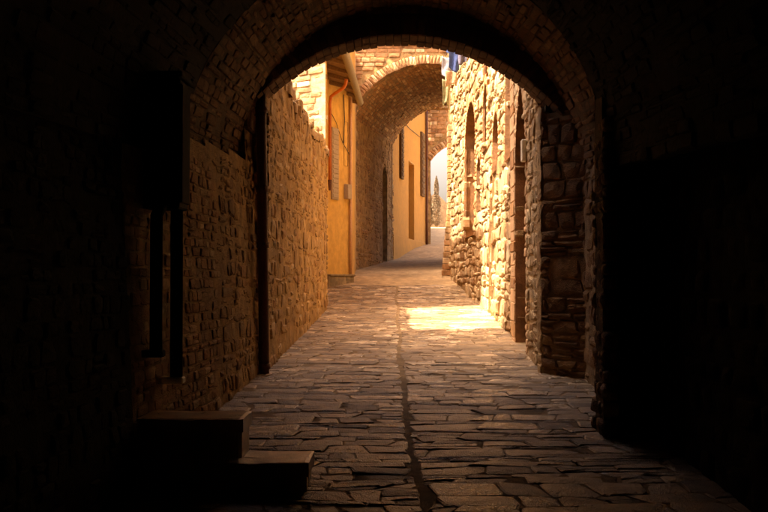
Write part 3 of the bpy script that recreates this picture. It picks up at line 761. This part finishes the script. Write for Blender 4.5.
# ------------------------------------------------------------------ apricot house beyond the vault
ah = empty('apricot_house', (.8, 45, S(45)), 'apricot plastered house seen through the second vault', 'house')
fa = wall_frame((1.62, 50.2), (.03, 40.2))
if fa.n.x < 0: fa = wall_frame((1.62, 50.2), (.03, 40.2), flip=True)
LA = fa.length
ua = lambda Y: (50.2 - Y) / 10 * LA
door = [(ua(45.9), S(45) - .2), (ua(44.4), S(45) - .2), (ua(44.4), 6.55), (ua(45.9), 6.55)]
aw = panel('wall', fa, 0, LA, 1.8, 12, .1, .005, M['apricot'], ah, lambda u, v: not inside(door, u, v), 1)
dn = niche('doorway', fa, door, .25, M['apricot'], M['wood'], ah)
MB().box(-9, -.1, 40.3, 50.2, 1.5, 12).build('building_mass', M['inner'], ah)
for y0, y1, z0, z1 in ((48.0, 48.9, 5.4, 8.3), (41.8, 42.4, 5.6, 7.7)):
    s_ = on_wall(fa, ua(y1), ua(y0), z0, z1, 0, .10, .01).build('shutter', M['green_shutter'], ah)
    for k in range(10): on_wall(fa, ua(y1) + .08, ua(y0) - .08, z0 + .1 + k * (z1 - z0 - .2) / 10, z0 + .1 + (k + .7) * (z1 - z0 - .2) / 10, .095, .125, .006).build('slat', M['green_shutter'], s_)
on_wall(fa, 0, LA, S(44) - .6, S(46) + .35, 0, .03, .01).build('plinth', M['apricot'], ah)
MB().tube([fa(ua(49.7), z_)[0] + fa.n * .08 for z_ in (3, 5, 8, 12)], .06, 8).build('downpipe', M['rust_pipe'], ah, True)
MB().tube([fa(ua(40.4), 8.2)[0] + fa.n * .04, fa(ua(44), 7.9)[0] + fa.n * .05, fa(ua(47.6), 8.0)[0] + fa.n * .04], .014, 6).build('cable', M['cable'], ah)

# ------------------------------------------------------------------ third arch
ta = empty('brick_archway', (3.6, 50.5, S(50)), 'small brick archway at the top of the alley against the sky', 'archway')
C3 = Vector((3.55, 0, 6.1)); 
tw = facade_with_arch('wall', 50.3, 51.2, 1.42, 9, 2.4, 9.7, C3, 2.12, .62, M['rubble_mortar'], ta)
voussoirs(C3, 2.05, .6, math.pi - .6, 30, 50.24, 50.6, .3, M['brick_red'], tw, seedv=22)
f3 = wall_frame((1.42, 50.29), (5.5, 50.29), flip=True)
rng = random.Random(51)
c = courses(rng, 0, 4, 3.0, 9.6, (.14, .2), (.3, .5), .02, lambda u, v: (Vector((1.42 + u, 0, v)) - C3).length > 2.4 and (v > 7.4 or 1.42 + u < 1.75))
lay(rng, c, f3, 'brick', M['brick_red'], tw, 'brick', 200, .08, (0, .02), .02, .02, 'brickwork')
MB().bbox(1.36, 9, 50.2, 51.3, 9.7, 9.82, .02).build('coping', M['pale'], ta)

tr = empty('unseen_shade_wall', (0, 60, S(60)), 'unseen high wall added beyond the top archway to shade the street', 'wall')
MB().bbox(-2, 1.5, 51.4, 77, 2, 13, .05).build('wall', M['rubble'], tr)  # added out of sight to keep sun off the street past the archway
# ------------------------------------------------------------------ far building with a pinnacle
fh = empty('distant_chapel', (3.6, 86, S(86)), 'hazy tan gabled chapel far beyond the last archway', 'chapel')
prof = [(2.2, 0), (2.2, 1.9), (2.1, 1.95), (3.5, 3.15), (4.95, 1.75), (4.85, 1.7), (4.85, 0)]
zb = S(86) - .1
n_ = len(prof)
mesh('wall', [(x, 85.5, zb + z_) for x, z_ in prof] + [(x, 89, zb + z_) for x, z_ in prof], [tuple(range(n_)), tuple(n_ + i for i in reversed(range(n_)))] + [(i, (i + 1) % n_, n_ + (i + 1) % n_, n_ + i) for i in range(n_)], M['chapel'], fh)
MB().bbox(4.55, 4.8, 85.42, 85.6, zb, zb + 1.1, .02).build('door', M['wood'], fh)
MB().bbox(2.2, 12, 85.0, 85.3, zb - .1, zb + .22, .02).build('kerb_wall', M['pale'], fh)

def cypress(x, y, h, rad, label, seed):
    z0 = S(y) - .05; t = empty('cypress_tree', (x, y, z0), label, 'tree', 'cypresses by the distant chapel'); rg = random.Random(seed)
    MB().tube([(x, y, z0), (x + .02, y, z0 + h * .4), (x, y, z0 + h * .9)], [.09, .06, .02], 7).build('trunk', M['wood'], t)
    v, f = [], []
    for i in range(5000):
        k = rg.random() ** .8; a = rg.random() * 6.283; rr = rad * min(1, k * 7) * (1 - k) ** .6 * (.55 + .5 * rg.random()) * (1 + .25 * math.sin(k * 17 + a * 2))
        c_ = Vector((x + rr * math.cos(a), y + rr * math.sin(a), z0 + .25 + k * (h - .25))); d1 = Vector((rg.gauss(0, 1), rg.gauss(0, 1), rg.gauss(1.2, .6))).normalized() * .055; d2 = d1.orthogonal().normalized() * .022
        b_ = len(v); v += [c_ - d1, c_ + d2, c_ + d1, c_ - d2]; f.append((b_, b_ + 1, b_ + 2, b_ + 3))
    mesh('crown', v, f, M['cypress'], t)
cypress(3.52, 84.4, 4.3, .42, 'tall slender cypress in front of the distant chapel', 1)
cypress(2.95, 84.7, 3.3, .40, 'shorter cypress left of the tall one far away', 2)
# ------------------------------------------------------------------ right side: rose rendered house, then the sunlit stone house
rh = empty('rendered_house', (1.7, 13.3, S(13.3)), 'shaded stone house with blocked lancet doorway just past the passage', 'house')
f1 = wall_frame((1.62, YE), (1.68, 15.0))
u1 = lambda Y: Y - YE
lanc = arch_outline(u1(13.15), u1(14.45), S(13.8) - .3, 4.12, .8, 12, True)
k1 = lambda u, v: v > S(YE + u) - .12 and not inside(lanc, u, v)
p1 = panel('wall', lambda u, v: (f1(u, v)[0] - f1(u, v)[3] * .012, *f1(u, v)[1:]), 0, f1.length, .3, 7.5, .06, .012, M['rubble_mortar'], rh, lambda u, v: not inside(lanc, u, v), 5)
rng = random.Random(61)
c = poly_courses(rng, .02, f1.length - .45, .45, 6.2, (.09, .20), (.12, .42), .014, k1, .4, .2)
lay_poly(rng, c, f1, M['pale'], p1, 'stone', 300, .12, (-.012, .016), .02, .014, .008, .035, 'stonework')
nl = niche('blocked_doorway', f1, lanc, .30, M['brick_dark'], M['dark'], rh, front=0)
surround(f1, lanc, M['rose'], nl, 77)
c = poly_courses(rng, u1(13.15), u1(14.45), 1.2, 3.1, (.12, .2), (.2, .5), .014, lambda u, v: inside(lanc, u, v), .3, .2)
lay_poly(rng, c, lambda u, v: (f1(u, v)[0] - f1(u, v)[3] * .12, *f1(u, v)[1:]), M['rose'], nl, 'stone', 80, .16, (-.01, .02))
on_wall(f1, u1(13.0), u1(13.12), 3.05, 3.32, .0, .06, .01).build('meter_box', M['white'], rh)
va = variants('block', M['rose'])
z = S(14.6) - .1; rg = random.Random(8); kk = 0
while z < 4.4:
    h = rg.uniform(.13, .26)
    m_ = M['brick_red'] if kk % 3 == 1 else M['rose']
    on_wall(f1, f1.length - .5 + rg.uniform(-.05, .05), f1.length, z, z + h - .012, -.05, .010 + rg.uniform(0, .012), .008).build('quoin', m_, rh)
    z += h; kk += 1
MB().box(2.15, 9, YE + .0, 14.95, .2, 13).build('building_mass', M['inner'], rh)

sh_ = empty('stone_house', (1.8, 21, S(21)), 'sunlit pale stone house with narrow arched openings on the right', 'house')
segs = [((1.68, 15.0), (1.74, 21.0)), ((1.74, 21.0), (1.50, 28.4))]
openA = [arch_outline(2.5, 3.6, 3.45, 4.45, .45), [(.5, 3.4), (1.3, 3.4), (1.3, 4.85), (.5, 4.85)], arch_outline(4.95, 5.9, 4.1, 5.36, .4), [(4.95, 5.5), (5.85, 5.5), (5.85, 6.9), (4.95, 6.9)]]
chase = [(3.55, S(18.6) - .2), (4.1, S(18.6) - .2), (4.1, 3.45), (3.55, 3.45)]
openB = [arch_outline(1.3, 3.4, 2.55, 5.5, .9), arch_outline(.3, .9, 3.0, 4.1, .25)]
for si, ((a, b), ops) in enumerate(zip(segs, (openA + [chase], openB))):
    f = wall_frame(a, b, lean=.012)
    def kk_(u, v, ops=ops, a=a): return v > S(a[1] + u) - .12 and not any(inside(o, u, v) for o in ops)
    fbed = lambda u, v, f=f: (f(u, v)[0] - f(u, v)[3] * .04, *f(u, v)[1:])
    fp_ = panel('facade', fbed, 0, f.length, .5, 9.0, .06, .014, M['pale_mortar'], sh_, lambda u, v, ops=ops: not any(inside(o, u, v) for o in ops), 11 + si, fscale=5)
    rng = random.Random(71 + si)
    c = poly_courses(rng, .02, f.length - .02, .7, 8.3, (.13, .30), (.16, .70), .024, kk_, .42, .25)
    lay_poly(rng, c, f, M['pale'], fp_, 'stone', 300, .14, (-.036, .016), .022, .016, .008, .04, 'stonework')
    for i, o in enumerate(ops):
        d = .10 if o is chase else .55
        nm = 'chase' if o is chase else 'window_recess' if si == 0 else 'blocked_doorway'
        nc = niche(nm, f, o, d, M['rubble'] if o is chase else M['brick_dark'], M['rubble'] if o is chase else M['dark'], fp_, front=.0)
        if o is not chase: surround(f, o, M['brick_red'], nc, 90 + i + si * 10)
        if o is openB[0] or o is chase:      # rough stones filling the lower part
            d = min(d, .3); us = [q[0] for q in o]; vs2 = [q[1] for q in o]
            fi = lambda u, v, f=f, d=d: (f(u, v)[0] - f(u, v)[3] * (d - .06), *f(u, v)[1:])
            cc = courses(rng, min(us), max(us), min(vs2), min(vs2) + (1.6 if si else 9), (.12, .22), (.25, .6), .02, lambda u, v, o=o: inside(o, u, v))
            lay(rng, cc, fi, 'rubble', M['rubble'], nc, 'stone', 60, .12, (0, .06), .06, .08)
MB().add([(x, y, z_) for z_ in (.3, 9.0) for x, y in ((2.45, 15.0), (9, 15.0), (9, 28.35), (2.2, 28.35), (2.5, 21.0))], [(0, 1, 6, 5), (1, 2, 7, 6), (2, 3, 8, 7), (3, 4, 9, 8), (4, 0, 5, 9), (5, 6, 7, 8, 9)]).build('building_mass', M['inner'], sh_)
panel('rear_wall', wall_frame((1.50, 28.4), (4, 28.4)), 0, 2.5, .8, 9, .1, .02, M['pale_mortar'], sh_)
# battered brick buttress at the far corner
bt = []
for k in range(26):
    z0 = S(28) - .1 + k * .16; off = .16 * max(0, 1 - k / 12)
    MB().bbox(1.47 - off, 1.66, 28.12, 28.5 , z0, z0 + .148, .012).build('quoin', M['brick_red'] if k % 4 else M['pale'], sh_)
MB().add([(1.2, 15.0, 9.0), (1.2, 28.6, 9.0), (9, 28.6, 11.4), (9, 15.0, 11.4), (1.2, 15.0, 9.12), (1.2, 28.6, 9.12), (9, 28.6, 11.55), (9, 15.0, 11.55)],
         [(0, 3, 2, 1), (4, 5, 6, 7), (0, 1, 5, 4), (1, 2, 6, 5), (2, 3, 7, 6), (3, 0, 4, 7)]).build('roof', M['tile'], sh_)

# ------------------------------------------------------------------ small things
# stone steps at the left
stp = empty('doorstep', (-1.2, 6.7, S(6.7)), 'two worn stone steps against the dark left wall', 'steps')
def slab(name, x0, x1, y0, y1, z0, z1, parent, seed):
    nx, ny = 30, 16; v = []; f = []
    rr = lambda x, y, z_: (.004 * noise.noise(Vector((x * 9 + seed, y * 5, z_ * 5))))
    mb = MB().bbox(x0, x1, y0 + .01, y1, z0, z1 - .07, .02)
    body = mb.build(name, M['step'], parent)
    t = MB(); M4 = None
    vs_, fs = [], []
    for j in range(ny + 1):
        for i in range(nx + 1):
            x = x0 - .015 + (x1 - x0 + .03) * i / nx; y = y0 - .02 + (y1 - y0 + .02) * j / ny
            e = min(i, nx - i, j) ; d = -.004 - .014 * max(0, noise.noise(Vector((x * 14, y * 14, seed)))) if e == 0 else 0
            wear = -.005 * math.exp(-((x - (x0 + x1) / 2) / .18) ** 2)
            vs_.append((x + rr(x, y, 1), y + rr(y, x, 2), z1 + d + wear + rr(x, y, 0)))
    W = nx + 1
    for j in range(ny):
        for i in range(nx): a = j * W + i; fs.append((a, a + 1, a + W + 1, a + W))
    b0 = len(vs_); rim = [i for i in range(W)] + [j * W + nx for j in range(1, ny + 1)] + [ny * W + i for i in reversed(range(nx))] + [j * W for j in reversed(range(1, ny))]
    for r_ in rim: q = vs_[r_]; vs_.append((q[0], q[1], z1 - .085))
    for k in range(len(rim)):
        k2_ = (k + 1) % len(rim); fs.append((rim[k2_], rim[k], b0 + k, b0 + k2_))
    mesh('tread', vs_, fs, M['step'], body)
slab('step', -1.62, -.93, 6.60, 6.98, S(6.6) - .1, .748, stp, 1)
slab('step', -1.20, -.515, 6.42, 6.86 - .27, S(6.4) - .1, .508, stp, 5)
slab('step', -.915, -.515, 6.60, 6.86, S(6.4) - .1, .507, stp, 7)
# brown drainpipe past the end arch
dp = empty('drainpipe', (-1.43, 11.82, S(11.8)), 'dark brown drainpipe down the left wall just past the arch', 'pipe')
zb = S(11.38)
MB().tube([(-1.362 - .03 * k, 11.38, zb + z_) for k, z_ in ((0, .0), (.3, .8), (.7, 1.7), (1.4, 3.0))], .056, 14).build('pipe', M['rust_pipe'], dp, True)
for z_ in (.06, 1.35, 1.95, 2.8):
    MB().tube([(-1.362 - .013 * z_, 11.38, zb + z_), (-1.362 - .013 * z_, 11.38, zb + z_ + .06)], .068, 14).build('bracket', M['rust_pipe'], dp, True)
MB().tube([(-1.39, 11.33, zb + 1.98), (-1.39, 11.29, zb + 1.98)], .012, 6).build('bolt', M['rust_pipe'], dp)
# black cabinet and its two conduits on the left wall
def lx(Y, h): return -1.49 - .05 * h
s0 = S(7.1)
cab = empty('wall_cabinet', (-1.55, 7.1, s0 + 1.7), 'black metal cabinet high on the left wall of the passage', 'cabinet')
MB().bbox(-1.68, -1.39, 6.95, 7.25, s0 + 1.70, s0 + 2.56, .012).build('body', M['iron'], cab)
MB().bbox(-1.395, -1.375, 6.97, 7.23, s0 + 1.74, s0 + 2.52, .006).build('door', M['iron'], cab)
MB().bbox(-1.68, -1.37, 6.93, 7.27, s0 + 2.56, s0 + 2.60, .008).build('lid', M['iron'], cab)
for (x, Y, r, hb, lab) in ((-1.445, 7.15, .042, .58, 'black conduit from the cabinet down to a small pale bracket'), (-1.505, 6.80, .040, .80, 'shorter black conduit ending left of and above the pale bracket')):
    cd = empty('conduit', (x, Y, S(Y) + hb), lab, 'pipe')
    MB().tube([(x, Y, S(Y) + h_) for h_ in (hb, 1.0, 1.5, 1.66)] + [(x, max(Y, 7.0), S(Y) + 1.76)], r, 12).build('pipe', M['iron'], cd, True)
    MB().bbox(-1.62, x + r + .012, Y - .05, Y + .05, S(Y) + hb - .045, S(Y) + hb, .008).build('bracket', M['white'] if Y > 7 else M['iron'], cd)
# laundry high on the right
def cloth(name, x, y, ztop, w, h, prof, mat, label, seed, yaw=0.2):
    nx, ny = 10, 12; v = []; f = []
    for j in range(ny + 1):
        t = j / ny; ww = w * prof(t)
        for i in range(nx + 1):
            s = i / nx - .5
            fold = .035 * math.sin(s * 8 + seed * 1.7 + t * 2.5) * (.3 + .7 * t) + .02 * noise.noise(Vector((s * 6, t * 5, seed)))
            v.append((x + s * ww * math.cos(yaw) - fold * math.sin(yaw), y + s * ww * math.sin(yaw) + fold, ztop - t * h * (1 + .12 * math.sin(s * 5 + seed)) - .03 * (1 - 4 * s * s) * (1 - t)))
    for j in range(ny):
        for i in range(nx): a = j * (nx + 1) + i; f.append((a, a + 1, a + nx + 2, a + nx + 1))
    o = mesh(name, v, f, mat, None, True); o.modifiers.new('thick', 'SOLIDIFY').thickness = .008
    return tag(o, label, 'laundry', 'washing hung high on the right')
shirt = lambda t: 1.0 if t < .28 else .62
towel = lambda t: 1.0
trous = lambda t: .9 - .25 * t
for nm, x, y, zt, w, h, pr, col, lab, sd in (
    ('shirt', 1.42, 24.3, 6.92, .40, .52, shirt, (.035, .07, .22), 'blue shirt hanging high on the right wall', 1),
    ('towel', 1.33, 25.2, 6.90, .30, .46, towel, (.26, .28, .34), 'pale grey towel hanging below the blue shirt', 2),
    ('shirt', 1.52, 22.9, 6.62, .30, .36, shirt, (.10, .10, .16), 'dark grey shirt hanging right of the blue shirt', 3),
    ('pillowcase', 1.38, 24.9, 6.52, .28, .36, towel, (.42, .28, .18), 'tan pillowcase hanging left among the washing', 4),
    ('trousers', 1.31, 25.7, 6.46, .22, .66, trous, (.26, .26, .15), 'pale green trousers hanging lowest in the washing', 5)):
    cloth(nm, x, y, zt, w, h, pr, plain_mat(nm + '_fabric_%d' % sd, col, .9, bump=.2), lab, sd)
cl = MB().tube([(1.25, 26.0, 7.0), (1.4, 24.6, 7.02), (1.72, 22.0, 7.0)], .008, 6).build('clothes_line', M['cable'])
tag(cl, 'thin washing line bracketed to the right wall', 'line')
